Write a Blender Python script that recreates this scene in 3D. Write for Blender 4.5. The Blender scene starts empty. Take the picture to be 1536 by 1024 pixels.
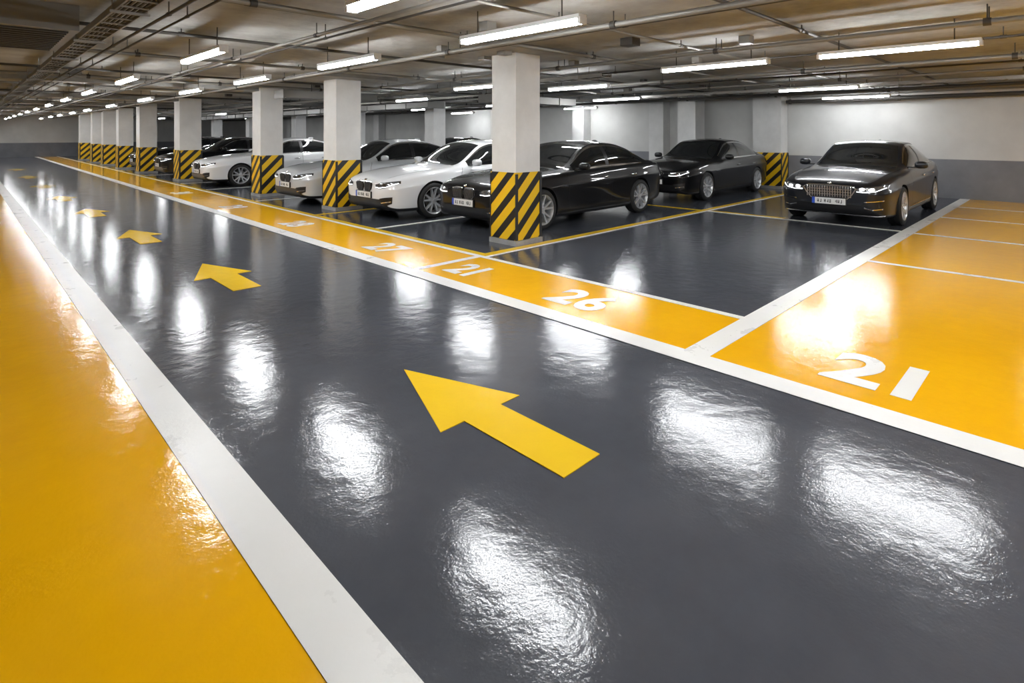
import bpy, bmesh, math, random
import numpy as np
from mathutils import Vector, Matrix
from mathutils.bvhtree import BVHTree
random.seed(4)
S=bpy.context.scene
COL=S.collection

# ------------------------------------------------------------ materials
def mat(name,color=(.5,.5,.5),rough=.5,metal=0,coat=0,emis=None,estr=0,spec=None):
    m=bpy.data.materials.new(name); m.use_nodes=True
    b=m.node_tree.nodes['Principled BSDF']
    b.inputs['Base Color'].default_value=(*color,1)
    b.inputs['Roughness'].default_value=rough
    b.inputs['Metallic'].default_value=metal
    b.inputs['Coat Weight'].default_value=coat
    b.inputs['Coat Roughness'].default_value=.03
    if spec is not None: b.inputs['Specular IOR Level'].default_value=spec
    if emis:
        b.inputs['Emission Color'].default_value=(*emis,1)
        b.inputs['Emission Strength'].default_value=estr
    return m
def nd(m,t,**kw):
    n=m.node_tree.nodes.new(t)
    for k,v in kw.items(): setattr(n,k,v)
    return n
def lk(m,a,b): m.node_tree.links.new(a,b)
def noise(m,vec,scale,detail=4,rough=.55):
    n=nd(m,'ShaderNodeTexNoise'); n.inputs['Scale'].default_value=scale
    n.inputs['Detail'].default_value=detail; n.inputs['Roughness'].default_value=rough
    lk(m,vec,n.inputs['Vector']); return n.outputs['Fac']
def ramp(m,fac,stops):
    r=nd(m,'ShaderNodeValToRGB'); e=r.color_ramp.elements
    while len(e)<len(stops): e.new(.5)
    for i,(p,c) in enumerate(stops):
        e[i].position=p; e[i].color=(*c,1)
    lk(m,fac,r.inputs['Fac']); return r.outputs['Color']
def epoxy(name,c1,c2,rlo=.075,rhi=.13,bump=1.0,spec=.5):
    m=mat(name,c1,.15); b=m.node_tree.nodes['Principled BSDF']
    g=nd(m,'ShaderNodeNewGeometry'); P=g.outputs['Position']
    lk(m,ramp(m,noise(m,P,1.1,7,.65),[(.3,c1),(.72,c2)]),b.inputs['Base Color'])
    mr=nd(m,'ShaderNodeMapRange'); mr.inputs['From Min'].default_value=.3; mr.inputs['From Max'].default_value=.7
    mr.inputs['To Min'].default_value=rlo; mr.inputs['To Max'].default_value=rhi
    lk(m,noise(m,P,2.3,6,.7),mr.inputs['Value']); lk(m,mr.outputs['Result'],b.inputs['Roughness'])
    b1=nd(m,'ShaderNodeBump'); b1.inputs['Strength'].default_value=.24*bump; b1.inputs['Distance'].default_value=.01
    lk(m,noise(m,P,8,3,.5),b1.inputs['Height'])
    b2=nd(m,'ShaderNodeBump'); b2.inputs['Strength'].default_value=.16*bump; b2.inputs['Distance'].default_value=.004
    lk(m,noise(m,P,70,3,.6),b2.inputs['Height']); lk(m,b1.outputs['Normal'],b2.inputs['Normal'])
    lk(m,b2.outputs['Normal'],b.inputs['Normal'])
    b.inputs['Specular IOR Level'].default_value=spec
    return m
M={}
M['floor']=epoxy('grey_epoxy',(.058,.063,.076),(.080,.086,.102))
M['yel']=epoxy('yellow_epoxy',(.86,.42,.002),(.93,.475,.004),spec=.4)
M['yline']=epoxy('yellow_paint',(.88,.55,.02),(.92,.59,.028),spec=.4)
M['wline']=epoxy('white_paint',(.76,.75,.72),(.82,.81,.79),.25,.35,spec=.3)
def concrete(name,stops,scale=.8,rough=.85,bs=.3):
    m=mat(name,(.3,.3,.3),rough); b=m.node_tree.nodes['Principled BSDF']
    g=nd(m,'ShaderNodeNewGeometry'); P=g.outputs['Position']
    lk(m,ramp(m,noise(m,P,scale,9,.68),stops),b.inputs['Base Color'])
    bp=nd(m,'ShaderNodeBump'); bp.inputs['Strength'].default_value=bs; bp.inputs['Distance'].default_value=.02
    lk(m,noise(m,P,14,5,.6),bp.inputs['Height']); lk(m,bp.outputs['Normal'],b.inputs['Normal'])
    return m
M['ceil']=concrete('ceiling_concrete',[(.30,(.16,.16,.148)),(.5,(.30,.298,.28)),(.72,(.43,.428,.41))])
M['beam']=concrete('beam_concrete',[(.30,(.20,.198,.188)),(.7,(.36,.358,.345))],1.3)
M['col']=concrete('column_plaster',[(.3,(.60,.60,.59)),(.7,(.74,.74,.73))],1.5,.7,.1)
M['plinth']=concrete('plinth_concrete',[(.3,(.25,.24,.23)),(.7,(.4,.39,.37))],3)
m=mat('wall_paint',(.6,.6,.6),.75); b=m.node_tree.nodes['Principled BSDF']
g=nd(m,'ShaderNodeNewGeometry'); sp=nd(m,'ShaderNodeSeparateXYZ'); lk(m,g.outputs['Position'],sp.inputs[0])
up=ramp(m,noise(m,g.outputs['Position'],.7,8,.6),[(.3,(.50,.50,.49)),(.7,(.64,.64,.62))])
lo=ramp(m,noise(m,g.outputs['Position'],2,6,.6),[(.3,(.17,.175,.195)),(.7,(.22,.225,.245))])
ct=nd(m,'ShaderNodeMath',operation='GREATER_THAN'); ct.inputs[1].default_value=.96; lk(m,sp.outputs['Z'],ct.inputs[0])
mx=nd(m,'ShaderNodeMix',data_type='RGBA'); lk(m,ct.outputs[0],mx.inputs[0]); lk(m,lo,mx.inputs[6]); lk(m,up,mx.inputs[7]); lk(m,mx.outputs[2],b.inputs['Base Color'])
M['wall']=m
# diagonal stripes that wrap continuously round the column corner
m=mat('hazard_stripes',(.8,.5,0),.4); b=m.node_tree.nodes['Principled BSDF']
tc=nd(m,'ShaderNodeTexCoord'); sp=nd(m,'ShaderNodeSeparateXYZ'); lk(m,tc.outputs['Object'],sp.inputs[0])
a=nd(m,'ShaderNodeMath',operation='SUBTRACT'); lk(m,sp.outputs['Z'],a.inputs[0]); lk(m,sp.outputs['X'],a.inputs[1])
a2=nd(m,'ShaderNodeMath',operation='ADD'); lk(m,a.outputs[0],a2.inputs[0]); lk(m,sp.outputs['Y'],a2.inputs[1])
dv=nd(m,'ShaderNodeMath',operation='DIVIDE'); dv.inputs[1].default_value=.32; lk(m,a2.outputs[0],dv.inputs[0])
ad=nd(m,'ShaderNodeMath',operation='ADD'); ad.inputs[1].default_value=50.2; lk(m,dv.outputs[0],ad.inputs[0])
fr=nd(m,'ShaderNodeMath',operation='FRACT'); lk(m,ad.outputs[0],fr.inputs[0])
gt=nd(m,'ShaderNodeMath',operation='GREATER_THAN'); gt.inputs[1].default_value=.54; lk(m,fr.outputs[0],gt.inputs[0])
mx=nd(m,'ShaderNodeMix',data_type='RGBA'); lk(m,gt.outputs[0],mx.inputs[0]); mx.inputs[6].default_value=(.82,.50,.008,1); mx.inputs[7].default_value=(.012,.012,.013,1); lk(m,mx.outputs[2],b.inputs['Base Color'])
M['haz']=m
M['pipe']=mat('galvanised_pipe',(.25,.24,.22),.5,.4)
M['pipedark']=mat('dark_conduit',(.06,.055,.05),.6,.2)
M['duct']=mat('duct_sheet',(.22,.215,.205),.45,.5)
M['grille']=mat('vent_black',(.02,.02,.02),.6)
M['housing']=mat('lamp_housing',(.75,.75,.75),.4)
M['tube']=mat('lamp_tube',(1,1,1),.4,emis=(.96,.98,1.0),estr=82)

# ------------------------------------------------------------ helpers
def obj(name,me,parent=None,loc=(0,0,0),rot=(0,0,0)):
    o=bpy.data.objects.new(name,me); COL.objects.link(o); o.location=loc; o.rotation_euler=rot
    if parent: o.parent=parent
    return o
class MB:
    def __init__(s): s.v=[]; s.f=[]; s.m=[]
    def box(s,x0,x1,y0,y1,z0,z1,mi=0):
        n=len(s.v); s.v+=[(x0,y0,z0),(x1,y0,z0),(x1,y1,z0),(x0,y1,z0),(x0,y0,z1),(x1,y0,z1),(x1,y1,z1),(x0,y1,z1)]
        for f in [(0,3,2,1),(4,5,6,7),(0,1,5,4),(1,2,6,5),(2,3,7,6),(3,0,4,7)]:
            s.f.append(tuple(n+i for i in f)); s.m.append(mi)
    def cyl(s,p0,p1,r,mi=0,k=10,r1=None):
        p0=Vector(p0);p1=Vector(p1);d=(p1-p0).normalized()
        a=d.orthogonal().normalized(); c=d.cross(a); n=len(s.v); r1=r if r1 is None else r1
        for p,rr in((p0,r),(p1,r1)):
            for i in range(k):
                t=2*math.pi*i/k; s.v.append(tuple(p+(a*math.cos(t)+c*math.sin(t))*rr))
        for i in range(k):
            j=(i+1)%k; s.f.append((n+i,n+j,n+k+j,n+k+i)); s.m.append(mi)
        s.f.append(tuple(n+i for i in reversed(range(k)))); s.m.append(mi)
        s.f.append(tuple(n+k+i for i in range(k))); s.m.append(mi)
    def lathe_y(s,prof,mi=0,k=40):
        n=len(s.v); L=len(prof)
        for (r,y) in prof:
            for i in range(k):
                t=2*math.pi*i/k; s.v.append((r*math.cos(t),y,r*math.sin(t)))
        for j in range(L-1):
            for i in range(k):
                i2=(i+1)%k; s.f.append((n+j*k+i,n+j*k+i2,n+(j+1)*k+i2,n+(j+1)*k+i)); s.m.append(mi)
    def mesh(s,name,mats,smooth=False,ang=35):
        me=bpy.data.meshes.new(name); me.from_pydata(s.v,[],s.f)
        for x in mats: me.materials.append(x)
        me.polygons.foreach_set('material_index',s.m)
        bm=bmesh.new(); bm.from_mesh(me); bmesh.ops.recalc_face_normals(bm,faces=bm.faces); bm.to_mesh(me); bm.free()
        if smooth:
            me.polygons.foreach_set('use_smooth',[True]*len(me.polygons)); me.set_sharp_from_angle(angle=math.radians(ang))
        me.update(); return me
def flat(mb,x0,x1,y0,y1,z,mi=0):
    mb.box(x0,x1,y0,y1,max(z-.0015,.0001),z,mi)

# ------------------------------------------------------------ room
H=2.8; WX=17.4; YE=50; XL=-6; YB=-8
mb=MB(); mb.box(XL-.2,WX+.2,YB-.2,YE+.2,-.2,0); obj('floor',mb.mesh('floor',[M['floor']]))
mb=MB(); mb.box(XL-.2,WX+.2,YB-.2,YE+.2,H,H+.2); obj('ceiling',mb.mesh('ceiling',[M['ceil']]))
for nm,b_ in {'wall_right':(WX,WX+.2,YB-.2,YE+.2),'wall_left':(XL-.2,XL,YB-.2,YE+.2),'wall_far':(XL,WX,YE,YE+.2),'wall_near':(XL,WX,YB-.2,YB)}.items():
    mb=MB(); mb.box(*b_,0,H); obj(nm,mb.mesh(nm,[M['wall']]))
WF=WX-.005; YF=YE-.01; YN=YB+.01

mb=MB()
flat(mb,-2.2,.76,YN,YF,.003)
flat(mb,3.82,4.78,2.05,YF,.003)
flat(mb,3.82,WF,-3.2,1.86,.003)
obj('yellow_floor_paint',mb.mesh('yz',[M['yel']]))
mb=MB(); Z=.006
flat(mb,.76,.96,YN,YF,Z); flat(mb,3.62,3.82,YN,YF,Z)
flat(mb,3.82,WF,1.86,2.05,Z)
flat(mb,4.78,4.86,2.05,YF,Z)
flat(mb,3.82,4.78,5.43,5.53,Z)
flat(mb,4.86,WF,5.36,5.42,Z)
flat(mb,10.88,10.98,2.05,5.36,Z)
for x in (8.1,10.85,13.3,15.4): flat(mb,x-.045,x+.045,-3.2,1.86,Z)
for y in (8.28,13.65,17.4,20.0,24.9,29.3,33): flat(mb,4.98,10.9,y-.05,y+.05,Z)
flat(mb,3.82,WF,-3.35,-3.2,Z)
obj('white_line_marking',mb.mesh('wl',[M['wline']]))
mb=MB(); Z=.0042
flat(mb,4.98,16.8,5.42,5.56,Z)
flat(mb,10.9,11.04,5.56,15,Z); flat(mb,10.98,11.12,3.9,5.36,Z)
flat(mb,4.86,4.98,5.42,YF,Z)
flat(mb,4.98,10.9,10.46,10.58,Z)
obj('yellow_line_marking',mb.mesh('yl',[M['yline']]))
def arrow(x,y):
    pts=[(0,.81),(.29,0),(.13,0),(.13,-.72),(-.145,-.72),(-.145,0),(-.31,0)]
    mb=MB(); n=len(pts)
    mb.v=[(p[0],p[1],0) for p in pts]+[(p[0],p[1],.004) for p in pts]
    mb.f=[tuple(reversed(range(n))),tuple(range(n,2*n))]+[(i,(i+1)%n,n+(i+1)%n,n+i) for i in range(n)]; mb.m=[0]*len(mb.f)
    obj('floor_arrow',mb.mesh('arrow',[M['yline']]),loc=(x,y,.001))
for x,y in ((2.14,2.40),(2.12,6.75),(2.0,10.25),(1.9,14.0),(1.8,17.6),(1.8,22),(1.8,27),(1.8,33)): arrow(x,y)
def number(txt,x,y,size,sx=1.0,spc=1.0):
    c=bpy.data.curves.new('num','FONT'); c.body=txt; c.size=size; c.offset=.034*size; c.extrude=.001; c.resolution_u=4; c.space_character=spc
    t=bpy.data.objects.new('tmp',c); COL.objects.link(t); bpy.context.view_layer.update()
    me=bpy.data.meshes.new_from_object(t.evaluated_get(bpy.context.evaluated_depsgraph_get())); bpy.data.objects.remove(t)
    me.materials.clear(); me.materials.append(M['wline'])
    o=obj('bay_number',me,loc=(x,y,.0055),rot=(0,0,-math.pi/2)); o.scale=(sx,1,1)
number('21',4.07,1.22,.78,.84,.90)
number('26',4.03,3.66,.66,.90,1.06)
number('21',4.03,5.24,.62,.82,.92)
number('27',4.03,7.1,.62,.95,1.05)
number('28',4.03,10.0,.62,.9,1.05)
number('29',4.03,13.2,.62,.9,1.05)
number('30',4.03,17.2,.62,.9,1.05)

# ------------------------------------------------------------ columns
def column(x,y,s,haz=True,sy=None,H0=H):
    sy=sy or s
    mb=MB(); mb.box(0,s,0,sy,0,H0,0); mb.box(-.03,s+.03,-.03,sy+.03,.0,.07,1)
    e=obj('concrete_column',None,loc=(x,y,0)); e.empty_display_size=.3
    obj('shaft',mb.mesh('shaft',[M['col'],M['plinth']]),e)
    if haz:
        mb=MB(); t=.014
        mb.box(-t,s+t,-t,sy+t,.075,1.04,0)
        for cx in (-t,s+t):
            for cy in (-t,sy+t): mb.box(cx-.008-(.03 if cx>0 else 0),cx+.008+(.03 if cx<0 else 0),cy-.008,cy+.008,.078,1.02,1)
        obj('hazard_wrap',mb.mesh('haz',[M['haz'],M['grille']]),e)
for x,y,s in ((5.62,5.62,.5),(5.52,10.75,.56),(5.40,14.5,.56),(5.2,21.0,.66),(5.12,26.4,.6),(5.06,30.2,.56),(5.06,34,.56),(5.06,37.2,.56),(5.06,41.5,.56)):
    column(x,y,s)
column(16.85,6.05,.53,True,.8)
column(16.2,8.35,.6,True)
for y in (9.9,13.3,18,23,28,34,40): column(16.95,y,.43,False,.55)
for y in (15.2,20.5,26,32,38): column(11.3,y,.5,True)

mb=MB()
for y in (14.6,21.1,26.5,30.3,34.1,41.6): mb.box(XL,WX,y,y+.45,H-.13,H-.001)
mb.box(16.9,17.4,-8,5.9,H-.16,H-.001)
mb.box(5.0,6.7,5.2,6.6,H-.05,H-.001); mb.box(4.9,6.7,10.3,11.8,H-.08,H-.001)
obj('ceiling_beam',mb.mesh('beams',[M['beam']]))

# ------------------------------------------------------------ ceiling services
mb=MB()
def py(x,z,r,m_=0,y0=-7.9,y1=49.9):
    mb.cyl((x,y0,z),(x,y1,z),r,m_,8)
    y=y0+.7
    while y<y1:
        mb.cyl((x,y,z),(x,y,H-.005),.006,1,5); mb.cyl((x,y-.03,z),(x,y+.03,z),r*1.35,1,8); y+=2.6
def px(y,z,r,m_=0,x0=-5.9,x1=17.3):
    mb.cyl((x0,y,z),(x1,y,z),r,m_,8)
    x=x0+.5
    while x<x1:
        mb.cyl((x,y,z),(x,y,H-.005),.006,1,5); mb.cyl((x-.03,y,z),(x+.03,y,z),r*1.35,1,8); x+=2.4
for x,z,r,k in ((1.35,2.68,.016,1),(1.5,2.68,.012,1),(2.75,2.66,.02,0),(2.85,2.64,.012,1),(4.55,2.66,.03,0),(4.75,2.68,.015,1),(6.75,2.63,.028,0),(6.9,2.66,.014,1),(8.3,2.68,.016,1),(9.9,2.62,.035,0),(11.0,2.66,.015,1),(11.9,2.62,.025,0),(13.8,2.64,.03,0),(15.3,2.62,.035,1),(15.8,2.62,.03,0),(16.85,2.5,.05,1)):
    py(x,z,r,k,y1=5.9 if x>16.5 else 49.9)
for y,z,r,k in ((2.15,2.73,.02,1),(3.6,2.73,.016,0),(5.0,2.72,.025,0),(5.12,2.73,.012,1),(7.2,2.73,.02,1),(9.4,2.72,.025,0),(9.55,2.73,.012,1),(12.2,2.72,.02,1),(13.7,2.72,.03,0),(16.5,2.72,.03,0),(19.5,2.72,.03,1),(24,2.72,.03,0),(29,2.72,.03,1)): px(y,z,r,k)
for _ in range(46):
    x=random.uniform(.2,16.5); y=random.uniform(2,26); s=random.uniform(.05,.09)
    mb.box(x-s,x+s,y-s,y+s,2.7,H-.002,random.choice((0,1)))
obj('ceiling_pipework',mb.mesh('pipes',[M['pipe'],M['pipedark']],True,50))
def tray(x,y0,y1,z,w):
    mb=MB()
    mb.box(x-w/2,x-w/2+.015,y0,y1,z,z+.06); mb.box(x+w/2-.015,x+w/2,y0,y1,z,z+.06)
    y=y0
    while y<y1:
        mb.box(x-w/2,x+w/2,y,y+.025,z,z+.012); y+=.3
    y=y0+.5
    while y<y1:
        for sx in (-1,1): mb.cyl((x+sx*(w/2+.01),y,z),(x+sx*(w/2+.01),y,H-.005),.006,0,5)
        mb.box(x-w/2-.03,x+w/2+.03,y-.015,y+.015,z-.02,z); y+=2
    for k in range(5): mb.cyl((x-w/3+k*w/6,y0,z+.025),(x-w/3+k*w/6,y1,z+.025),.012,1,6)
    obj('cable_tray',mb.mesh('tray',[M['pipe'],M['pipedark']]))
tray(7.9,5.7,48,2.56,.3); tray(1.0,-7,48,2.6,.22); tray(13.2,-6,40,2.55,.25)
def duct(x0,x1,y0,y1,z0,z1):
    mb=MB(); mb.box(x0,x1,y0,y1,z0,z1)
    L=y1-y0; lx=x1-x0
    if L>lx:
        y=y0
        while y<=y1: mb.box(x0-.02,x1+.02,y-.015,y+.015,z0-.02,z1+.01,0); y+=1.2
    else:
        x=x0
        while x<=x1: mb.box(x-.015,x+.015,y0-.02,y1+.02,z0-.02,z1+.01,0); x+=1.2
    for t in (.3,.7):
        mb.cyl((x0+lx*t,y0+L*t,z1),(x0+lx*t,y0+L*t,H-.003),.01,1,6)
    obj('ventilation_duct',mb.mesh('duct',[M['duct'],M['pipedark']]))
duct(9.3,12.4,10.0,10.6,2.38,2.56); duct(5.2,7.6,12.6,13.1,2.42,2.58); duct(10.2,10.8,14,40,2.40,2.57)
mb=MB(); mb.box(-.15,.8,6.6,8.4,2.56,H-.002,0)
for i in range(12): mb.box(-.08,.73,6.7+i*.14,6.75+i*.14,2.545,2.565,1)
obj('ceiling_vent_unit',mb.mesh('vent',[M['duct'],M['grille']]))

# ------------------------------------------------------------ lamps
LZ=2.52
mb=MB(); L=1.48
mb.box(-.036,.036,0,L,-.02,.018,1); mb.box(-.05,.05,-.02,L+.02,.018,.055,0)
mb.box(-.045,.045,-.03,0,-.025,.03,0); mb.box(-.045,.045,L,L+.03,-.025,.03,0)
for y in (.2,L-.2): mb.cyl((0,y,.05),(0,y,H-LZ-.003),.006,2,6)
lamp=mb.mesh('lamp',[M['housing'],M['tube'],M['pipedark']])
rows={2.07:[-5.5,-1.6,2.3,6.64,10.9,14.9,18.7,22.8,26.9,30.8,34.8,38.8,42.8,46.5],  # third lamp of this row is out of frame, added for illumination
      3.62:[-4,-.6,2.87,6.02,9.4,13.0,17.2,22,26.9,31,35.5,39.5,44.5],
      7.4:[-5.5,-2.2,.72,2.83,7.7], 8.9:[6.4,12.2,16.6,23,28,33,39],
      12.7:[-4.5,-1,3.1,8.1,12.6,17,22.5,28,35], 16.3:[-3,3.3,12.2,19]}
for x,ys in rows.items():
    for y in ys: obj('fluorescent_light',lamp,loc=(x,y,LZ))

# ------------------------------------------------------------ cars
def pchip(tab):
    xs=np.array([t[0] for t in tab],float); ys=np.array([t[1] for t in tab],float)
    h=np.diff(xs); d=np.diff(ys)/h; n=len(xs); mm=np.zeros(n)
    for i in range(1,n-1):
        if d[i-1]*d[i]>0:
            w1=2*h[i]+h[i-1]; w2=h[i]+2*h[i-1]; mm[i]=(w1+w2)/(w1/d[i-1]+w2/d[i])
    mm[0]=d[0]; mm[-1]=d[-1]
    def f(x):
        x=min(max(x,xs[0]),xs[-1]); i=min(int(np.searchsorted(xs,x,side='right'))-1,n-2)
        t=(x-xs[i])/h[i]
        return float((2*t**3-3*t**2+1)*ys[i]+(t**3-2*t*t+t)*h[i]*mm[i]+(-2*t**3+3*t*t)*ys[i+1]+(t**3-t*t)*h[i]*mm[i+1])
    return f
CL=4.95
zb=pchip([(0,.40),(.03,.30),(.09,.22),(.25,.18),(.6,.17),(4.2,.17),(4.6,.21),(4.85,.27),(4.92,.34),(4.95,.44)])
W=pchip([(0,.56),(.03,.66),(.09,.75),(.2,.825),(.4,.875),(.8,.915),(1.4,.93),(2.6,.935),(3.8,.93),(4.3,.905),(4.65,.86),(4.83,.79),(4.92,.70),(4.95,.62)])
zs=pchip([(0,.655),(.03,.69),(.09,.72),(.2,.75),(.4,.795),(.8,.855),(1.2,.89),(1.7,.925),(2.5,.945),(3.5,.97),(4.2,.99),(4.65,.98),(4.85,.95),(4.92,.91),(4.95,.86)])
yrf=pchip([(0,.40),(.09,.58),(.2,.63),(.5,.68),(1.2,.71),(1.6,.73),(1.8,.71),(2.45,.60),(2.9,.585),(3.5,.585),(3.9,.61),(4.3,.67),(4.6,.66),(4.85,.6),(4.95,.5)])
zrf=pchip([(0,.675),(.03,.715),(.09,.75),(.2,.785),(.4,.83),(.8,.89),(1.2,.925),(1.55,.955),(1.68,.975),(2.42,1.36),(2.6,1.40),(2.95,1.415),(3.3,1.395),(3.75,1.30),(4.15,1.14),(4.4,1.055),(4.6,1.03),(4.85,.985),(4.92,.945),(4.95,.89)])
zcf=pchip([(0,.69),(.03,.73),(.09,.77),(.2,.81),(.4,.86),(.8,.93),(1.2,.97),(1.50,.99),(1.56,1.0),(2.3,1.385),(2.5,1.435),(2.9,1.46),(3.3,1.445),(3.7,1.37),(4.05,1.24),(4.38,1.10),(4.55,1.075),(4.8,1.04),(4.9,.99),(4.95,.91)])
side=pchip([(0,.93),(.06,.96),(.16,.975),(.3,.98),(.5,.99),(.62,.998),(.72,1.0),(.77,.985),(.86,.962),(.94,.94),(1,.90)])
SV=[0,.03,.06,.10,.16,.23,.30,.4,.5,.58,.64,.69,.72,.74,.77,.80,.86,.91,.95,.98,1]
GV=[.07,.12,.3,.5,.7,.86,.94,1.0]
TV=[.03,.08,.14,.25,.4,.55,.7,.85,1.0]
def half(x):
    b,w,s,yr,zr,zc=zb(x),W(x),zs(x),yrf(x),zrf(x),zcf(x); p=[]; tag=[]
    p.append((0,b)); p.append((.5*w,b)); tag.append('u'); p.append((.82*w,b)); tag.append('u'); 
    for i,v in enumerate(SV):
        yy=side(v)*w
        if v<.06: yy=w*(.90+.06*(v/.06)**.5)
        p.append((yy,b+(s-b)*v)); tag.append('sill' if v<=.10 else 'side')
    yb=w*.865; z7=s+.012
    p.append((yb,z7)); tag.append('sh')
    for v in GV:
        hh=max(zr-z7,0); bulge=.05*math.sin(math.pi*v)*hh/.4
        p.append((yb+(yr-yb)*v+bulge,z7+(zr-z7)*v)); tag.append('g%d'%GV.index(v))
    for v in TV:
        p.append((yr*(1-v),zr+(zc-zr)*(1-(1-v)**2.1))); tag.append('t%d'%TV.index(v))
    return p,tag
st=[0,.01,.025,.045,.07,.1,.14,.19,.25,.32]
x=.40
while x<4.62: st.append(round(x,3)); x+=.06
st+=[4.66,4.71,4.76,4.80,4.84,4.875,4.9,4.92,4.935,4.945,4.95]
for extra in (1.56,2.36,3.72,4.38,2.83,2.93,1.86,4.08): 
    st=[q for q in st if abs(q-extra)>.012]+[extra]
st.sort()
def make_body():
    mb=MB(); rings=[]
    for x in st:
        p,tag=half(x); n=len(p)
        ring=[(x,-a,z) for a,z in p]+[(x,a,z) for a,z in reversed(p[1:-1])]
        base=len(mb.v); mb.v+=ring; rings.append(base)
    R=len(ring)
    for i in range(len(st)-1):
        xm=(st[i]+st[i+1])/2; gh=zrf(xm)-zs(xm)-.012
        for k in range(R):
            k2=(k+1)%R; t=tag[k] if k<n-1 else tag[R-1-k]
            mi=0
            if t in('u','sill'): mi=3
            elif t[0]=='g' and 1.86<xm<4.08 and gh>.09:
                gi=int(t[1:])
                if gi in(0,): mi=2
                elif gi<=6:
                    mi=3 if (2.83<xm<2.93) else 1
                    if gi==6: mi=2
            elif t[0]=='t':
                ti=int(t[1:])
                if 1.56<xm<2.36 and ti>=2: mi=1
                if 3.72<xm<4.38 and ti>=2: mi=1
            mb.f.append((rings[i]+k,rings[i]+k2,rings[i+1]+k2,rings[i+1]+k)); mb.m.append(mi)
    mb.f.append(tuple(rings[0]+k for k in range(R))); mb.m.append(0)
    mb.f.append(tuple(rings[-1]+k for k in reversed(range(R)))); mb.m.append(0)
    return mb
def carmats(prefix,col,rough,metal,spec,coat):
    return [mat(prefix+'_paint',col,rough,metal,coat,spec=spec),GL,CH,BK,HL,DRL,PL,BL,TL,SM]
GL=mat('car_glass',(.010,.011,.012),.02,0,.7); CH=mat('chrome',(.8,.8,.81),.12,1)
BK=mat('black_trim',(.012,.012,.013),.35); HL=mat('headlight_glass',(.15,.155,.16),.08,.4,1)
DRL=mat('daytime_light',(1,1,1),.3,emis=(.95,.97,1),estr=3.5); PL=mat('plate_white',(.75,.75,.73),.4)
BL=mat('plate_blue',(.02,.08,.5),.4); TL=mat('tail_light',(.35,.005,.005),.1,0,1); SM=mat('seam',(.003,.003,.003),.7)
tmpm=[bpy.data.materials.new('t%d'%i) for i in range(10)]
FX,RX,WR=.95,3.87,.335
body=make_body().mesh('body0',tmpm)
bo=obj('tmpbody',body)
cm=MB()
for wx in (FX,RX):
    for sy in (-1,1): cm.cyl((wx,sy*.60,WR+.005),(wx,sy*1.3,WR+.005),WR+.036,3,48)
co=obj('tmpcut',cm.mesh('cut',tmpm))
md=bo.modifiers.new('b','BOOLEAN'); md.operation='DIFFERENCE'; md.object=co; md.solver='EXACT'
bpy.context.view_layer.update()
bm0=bpy.data.meshes.new_from_object(bo.evaluated_get(bpy.context.evaluated_depsgraph_get()))
bpy.data.objects.remove(bo); bpy.data.objects.remove(co)
V0=[tuple(v.co) for v in bm0.vertices]; F0=[tuple(p.vertices) for p in bm0.polygons]; M0=[min(p.material_index,9) for p in bm0.polygons]
bvh=BVHTree.FromPolygons(V0,F0)
def rs(poly,n):
    out=[]; k=len(poly)-1
    for i in range(n+1):
        t=i/n*k; j=min(int(t),k-1); f=t-j
        out.append((poly[j][0]*(1-f)+poly[j+1][0]*f, poly[j][1]*(1-f)+poly[j+1][1]*f))
    return out
def patch(mb,axis,top,bot,mi,off=.006,nu=12,nv=4,mirror=True):
    for sg in ((1,-1) if mirror else (1,)):
        T=rs(top,nu); B=rs(bot,nu); idx={}
        for i in range(nu+1):
            for j in range(nv+1):
                a=T[i][0]+(B[i][0]-T[i][0])*j/nv; c=T[i][1]+(B[i][1]-T[i][1])*j/nv
                if axis=='f': o,d=Vector((-1,a*sg,c)),Vector((1,0,0))
                elif axis=='r': o,d=Vector((6,a*sg,c)),Vector((-1,0,0))
                elif axis=='s': o,d=Vector((a,-2*sg,c)),Vector((0,sg,0))
                else: o,d=Vector((a,c*sg,3)),Vector((0,0,-1))
                h,nn,_,_=bvh.ray_cast(o,d)
                if h is None: continue
                if nn.dot(d)>0: nn=-nn
                idx[(i,j)]=len(mb.v); mb.v.append(tuple(h+(nn*.5-d*.5).normalized()*off))
        for i in range(nu):
            for j in range(nv):
                q=[(i,j),(i+1,j),(i+1,j+1),(i,j+1)]
                if all(k in idx for k in q): mb.f.append(tuple(idx[k] for k in q)); mb.m.append(mi)
def ellip(mb,c,r,mi,nu=14,nv=9):
    n=len(mb.v)
    for j in range(nv+1):
        ph=math.pi*j/nv
        for i in range(nu):
            t=2*math.pi*i/nu
            e=lambda q:math.copysign(abs(q)**.7,q)
            mb.v.append((c[0]+r[0]*e(math.sin(ph))*e(math.cos(t)),c[1]+r[1]*e(math.sin(ph))*e(math.sin(t)),c[2]+r[2]*e(math.cos(ph))))
    for j in range(nv):
        for i in range(nu):
            i2=(i+1)%nu; mb.f.append((n+j*nu+i,n+j*nu+i2,n+(j+1)*nu+i2,n+(j+1)*nu+i)); mb.m.append(mi)
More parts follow.
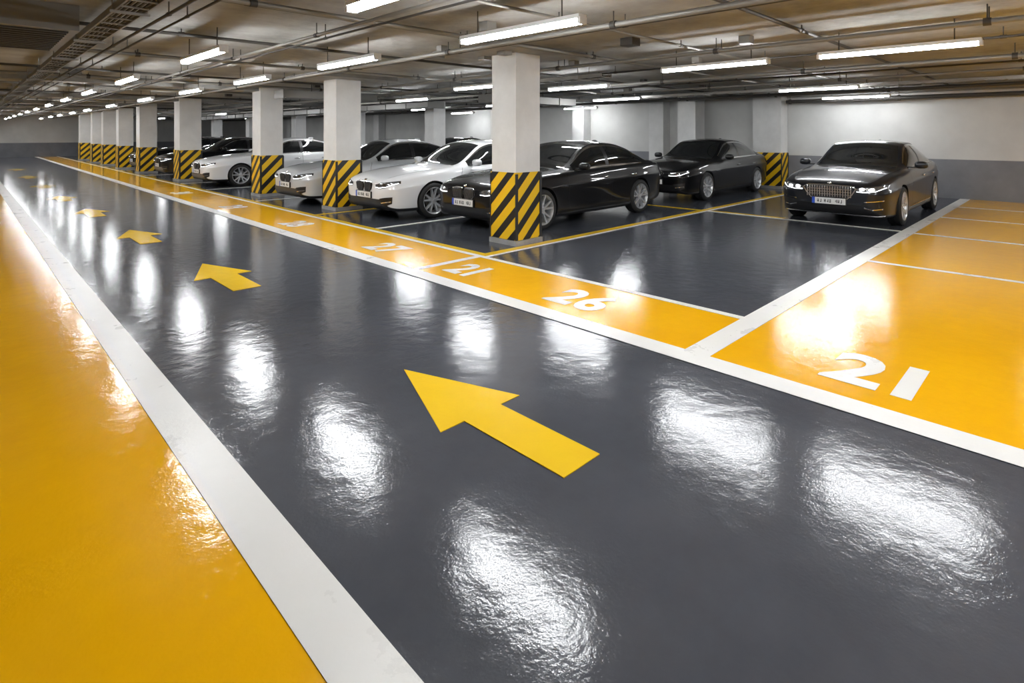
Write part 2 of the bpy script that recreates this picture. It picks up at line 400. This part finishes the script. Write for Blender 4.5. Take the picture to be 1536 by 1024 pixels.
def details(kind):
    mb=MB()
    patch(mb,'f',[(.40,.665),(.52,.695),(.66,.715),(.80,.735)],[(.42,.60),(.54,.595),(.68,.615),(.815,.69)],3,.006,22,8)
    patch(mb,'f',[(.41,.660),(.52,.688),(.66,.708),(.79,.728)],[(.425,.61),(.54,.605),(.68,.625),(.805,.692)],4,.009,22,8)
    patch(mb,'f',[(.42,.622),(.55,.617),(.69,.637),(.80,.698)],[(.425,.610),(.55,.606),(.69,.627),(.805,.690)],5,.013,22,2)
    for cy in (.50,.63): patch(mb,'f',[(cy-.035,.670),(cy,.683),(cy+.035,.68)],[(cy-.035,.640),(cy,.632),(cy+.035,.642)],5 if kind=='wide' else 2,.014,6,3)
    patch(mb,'f',[(-.50,.36),(-.46,.385),(.46,.385),(.50,.36)],[(-.42,.25),(-.36,.235),(.36,.235),(.42,.25)],3,.006,24,6,False)
    patch(mb,'f',[(.55,.42),(.66,.44),(.77,.45)],[(.58,.27),(.66,.28),(.76,.33)],3,.006,12,8)
    patch(mb,'f',[(-.80,.235),(-.5,.222),(.5,.222),(.80,.235)],[(-.78,.215),(-.5,.205),(.5,.205),(.78,.215)],2 if kind=='wide' else 3,.012,30,2,False)
    if kind=='kidney':
        def kid(g,mi,off): patch(mb,'f',[(.018-g,.655),(.035,.70+g),(.20,.705+g),(.285+g,.675)],[(.018-g,.60),(.04,.535-g),(.19,.525-g),(.255+g,.575)],mi,off,16,8)
        kid(.014,2,.008); kid(0,3,.016)
        for i in range(6):
            y=.055+i*.036; patch(mb,'f',[(y,.69),(y+.01,.69)],[(y,.545),(y+.01,.545)],2,.020,1,6)
        patch(mb,'f',[(.56,.345),(.75,.375)],[(.57,.33),(.75,.362)],2,.012,10,1)
    else:
        def gr(g,mi,off): patch(mb,'f',[(-.40-g,.66),(-.35,.69+g),(0,.70+g),(.35,.69+g),(.40+g,.66)],[(-.33-g,.54),(-.28,.49-g),(0,.485-g),(.28,.49-g),(.33+g,.54)],mi,off,30,8,False)
        gr(.020,2,.008); gr(0,3,.016)
        for i in range(18):
            y=-.345+i*.04; patch(mb,'f',[(y,.688),(y+.014,.688)],[(y,.505),(y+.014,.505)],2,.021,1,6,False)
        for z in (.545,.59,.635): patch(mb,'f',[(-.34,z+.008),(.34,z+.008)],[(-.34,z),(.34,z)],2,.023,20,1,False)
        patch(mb,'f',[(.53,.455),(.66,.47),(.79,.49)],[(.53,.44),(.66,.455),(.785,.475)],2,.012,12,1)
        patch(mb,'f',[(.53,.36),(.64,.33),(.77,.35)],[(.53,.345),(.64,.315),(.77,.333)],2,.012,12,1)
    ellip(mb,(.035,0,.735),(.02,.035,.02),2,10,6)
    mb.box(-.028,.02,-.27,.27,.375 if kind=='wide' else .405,.49 if kind=='wide' else .525,3)
    dz=-.032 if kind=='wide' else 0
    mb.box(-.034,-.028,.215,.262,.412+dz,.518+dz,7); mb.box(-.034,-.028,-.262,.215,.412+dz,.518+dz,6)
    for i,y in enumerate((-.20,-.16,-.12,-.03,.01,.05,.12,.16)):
        mb.box(-.036,-.034,y-.009,y+.001,.437+dz,.493+dz,9); mb.box(-.036,-.034,y+.001,y+.014,.437+dz+.012*(i%3),.449+dz+.012*(i%3),9)
        if i%2: mb.box(-.036,-.034,y+.010,y+.018,.437+dz,.493+dz,9)
    patch(mb,'r',[(.42,.90),(.78,.89)],[(.42,.80),(.80,.77)],8,.008,14,5)
    patch(mb,'r',[(-.6,.40),(.6,.40)],[(-.55,.30),(.55,.30)],3,.008,14,3,False)
    mb.box(4.935,4.965,-.26,.26,.60,.71,6)
    def vs(pts,w=.007): patch(mb,'s',[(x-w/2,z) for x,z in pts],[(x+w/2,z) for x,z in pts],9,.003,16,1)
    vs([(1.68,.92),(1.62,.80),(1.60,.5),(1.66,.27)]); vs([(2.87,.94),(2.87,.6),(2.86,.27)]); vs([(3.86,.96),(3.80,.86),(3.62,.70),(3.50,.60)])
    patch(mb,'s',[(1.66,.275),(3.45,.275)],[(1.66,.268),(3.45,.268)],9,.003,20,1)
    patch(mb,'s',[(1.45,.30),(3.35,.30)],[(1.45,.285),(3.35,.285)],2 if kind=='wide' else 9,.006,20,1)
    patch(mb,'s',[(1.38,.70),(1.56,.71)],[(1.38,.685),(1.56,.685)],2,.005,4,1)
    patch(mb,'t',[(.16,.58),(.6,.70),(1.1,.745),(1.52,.76)],[(.16,.572),(.6,.692),(1.1,.737),(1.52,.752)],9,.003,22,1)
    patch(mb,'t',[(1.50,-.6),(1.47,0),(1.50,.6)],[(1.56,-.62),(1.55,0),(1.56,.62)],3,.005,18,2,False)
    for sg in (-1,1):
        for hx in (2.68,3.60):
            h,nn,_,_=bvh.ray_cast(Vector((hx,sg*2,.80)),Vector((0,-sg,0)))
            y=h.y+sg*.018; ellip(mb,(hx,y,.80),(.10,.013,.014),2,12,6)
        mb.box(1.90,1.97,min(sg*.80,sg*.95),max(sg*.80,sg*.95),.955,.98,3)
        ellip(mb,(1.93,sg*1.0,1.015),(.075,.105,.068),0)
        ellip(mb,(1.975,sg*1.0,1.015),(.04,.09,.055),1)
    ellip(mb,(3.55,0,1.43),(.09,.015,.035),0)
    for wx in (FX,RX): mb.box(wx-.3,wx+.3,-.58,.58,.2,.5,3)
    return mb
CARMESH={}
def car_mesh(kind,prefix,col,rough,metal,spec,coat):
    key=(kind,prefix)
    if key in CARMESH: return CARMESH[key]
    mats=carmats(prefix,col,rough,metal,spec,coat)
    me=bpy.data.meshes.new('car_body'); me.from_pydata(V0,[],F0)
    for q in mats: me.materials.append(q)
    me.polygons.foreach_set('material_index',M0)
    bm=bmesh.new(); bm.from_mesh(me); bmesh.ops.recalc_face_normals(bm,faces=bm.faces); bm.to_mesh(me); bm.free()
    me.polygons.foreach_set('use_smooth',[True]*len(me.polygons)); me.set_sharp_from_angle(angle=math.radians(28))
    dm=details(kind).mesh('car_trim',mats,True,40)
    CARMESH[key]=(me,dm); return me,dm
mw=MB(); hw=.115
mw.lathe_y([(.245,-hw*.80),(.255,-hw*.96),(.29,-hw),(.32,-hw*.9),(WR,-hw*.72),(WR,-.01),(WR-.006,-.008),(WR-.006,.008),(WR,.01),(WR,hw*.72),(.32,hw*.9),(.29,hw),(.25,hw*.96),(.235,hw*.8)],0,48)
mw.lathe_y([(.258,-hw*.90),(.250,-hw*.96),(.238,-hw*.85),(.222,-hw*.4),(.21,hw*.8),(.235,hw*.85)],1,48)
mw.lathe_y([(.0,.03),(.15,.03),(.15,.045),(.0,.045)],2,32); mw.lathe_y([(.15,.0),(.05,.0)],3,32); mw.lathe_y([(.15,.05),(.222,.05)],2,32)
mw.lathe_y([(.0,-.088),(.028,-.088),(.034,-.082),(.062,-.078),(.066,-.05),(.066,.03)],1,24)
for i in range(5):
    for da in (-.17,.17):
        a=2*math.pi*i/5+math.pi/2; a0=a+da*.6; a1=a+da*1.5
        p0=Vector((math.cos(a0)*.05,0,math.sin(a0)*.05)); p1=Vector((math.cos(a1)*.24,0,math.sin(a1)*.24))
        d=(p1-p0).normalized(); n_=Vector((-d.z,0,d.x)); n=len(mw.v)
        for p,w,yf,yk in((p0,.018,-.080,-.03),(p1,.013,-.098,-.06)):
            for sgn in (-1,1):
                mw.v.append(tuple(p+n_*w*sgn+Vector((0,yf,0)))); mw.v.append(tuple(p+n_*w*1.3*sgn+Vector((0,yk,0))))
        for f in [(0,2,6,4),(0,4,5,1),(2,3,7,6),(1,5,7,3),(4,6,7,5),(0,1,3,2)]: mw.f.append(tuple(n+q for q in f)); mw.m.append(1)
TY=mat('tyre_rubber',(.012,.012,.012),.7); RM=mat('alloy_rim',(.60,.61,.63),.26,.5); DK=mat('wheel_dark',(.01,.01,.01),.6); DS=mat('brake_disc',(.12,.12,.12),.4,.5)
wheelme=mw.mesh('wheel',[TY,RM,DK,DS],True,35)
def car(name,kind,prefix,col,rough,metal,spec,coat,nx,cy):
    e=bpy.data.objects.new(name,None); COL.objects.link(e); e.location=(nx,cy,0); e.empty_display_size=.5
    bme,dme=car_mesh(kind,prefix,col,rough,metal,spec,coat)
    obj('body',bme,e); obj('trim',dme,e)
    k=1
    for wx in (FX,RX):
        for sg in (-1,1):
            obj('wheel_%d'%k,wheelme,e,(wx,sg*.812,WR),(0,0,0 if sg<0 else math.pi)); k+=1
BLACK=('black',(.0025,.0026,.0035),.4,0,.15,.85); WHITE=('white',(.78,.79,.80),.3,0,.5,1); SILVER=('silver',(.60,.62,.64),.28,.2,.5,1); GREY=('graphite',(.014,.016,.021),.3,.2,.3,.75)
car('black_sedan','kidney',*BLACK,5.92,7.14)
car('white_sedan','kidney',*WHITE,5.42,9.45)
car('silver_sedan','kidney',*SILVER,5.2,12.5)
car('white_sedan','kidney',*WHITE,5.1,18.7)
car('black_sedan','kidney',*BLACK,5.1,23.4)
car('black_sedan','kidney',*BLACK,5.2,28.2)
car('black_sedan','kidney',*BLACK,11.75,7.14)
car('graphite_sedan','wide',*GREY,10.75,3.06)
car('black_sedan','kidney',*BLACK,11.8,18.0)
for t_ in tmpm: bpy.data.materials.remove(t_)

# ------------------------------------------------------------ world, camera
w=bpy.data.worlds.new('world'); S.world=w; w.use_nodes=True
w.node_tree.nodes['Background'].inputs[0].default_value=(.5,.5,.5,1); w.node_tree.nodes['Background'].inputs[1].default_value=.1
cam=bpy.data.cameras.new('camera'); c=obj('camera',cam,loc=(0,0,1.6),rot=(math.pi/2,0,math.radians(-44.6)))
cam.sensor_width=36; cam.lens=840/1536*36; cam.shift_y=-312/1536; cam.clip_end=200
S.camera=c
S.view_settings.view_transform='Standard'
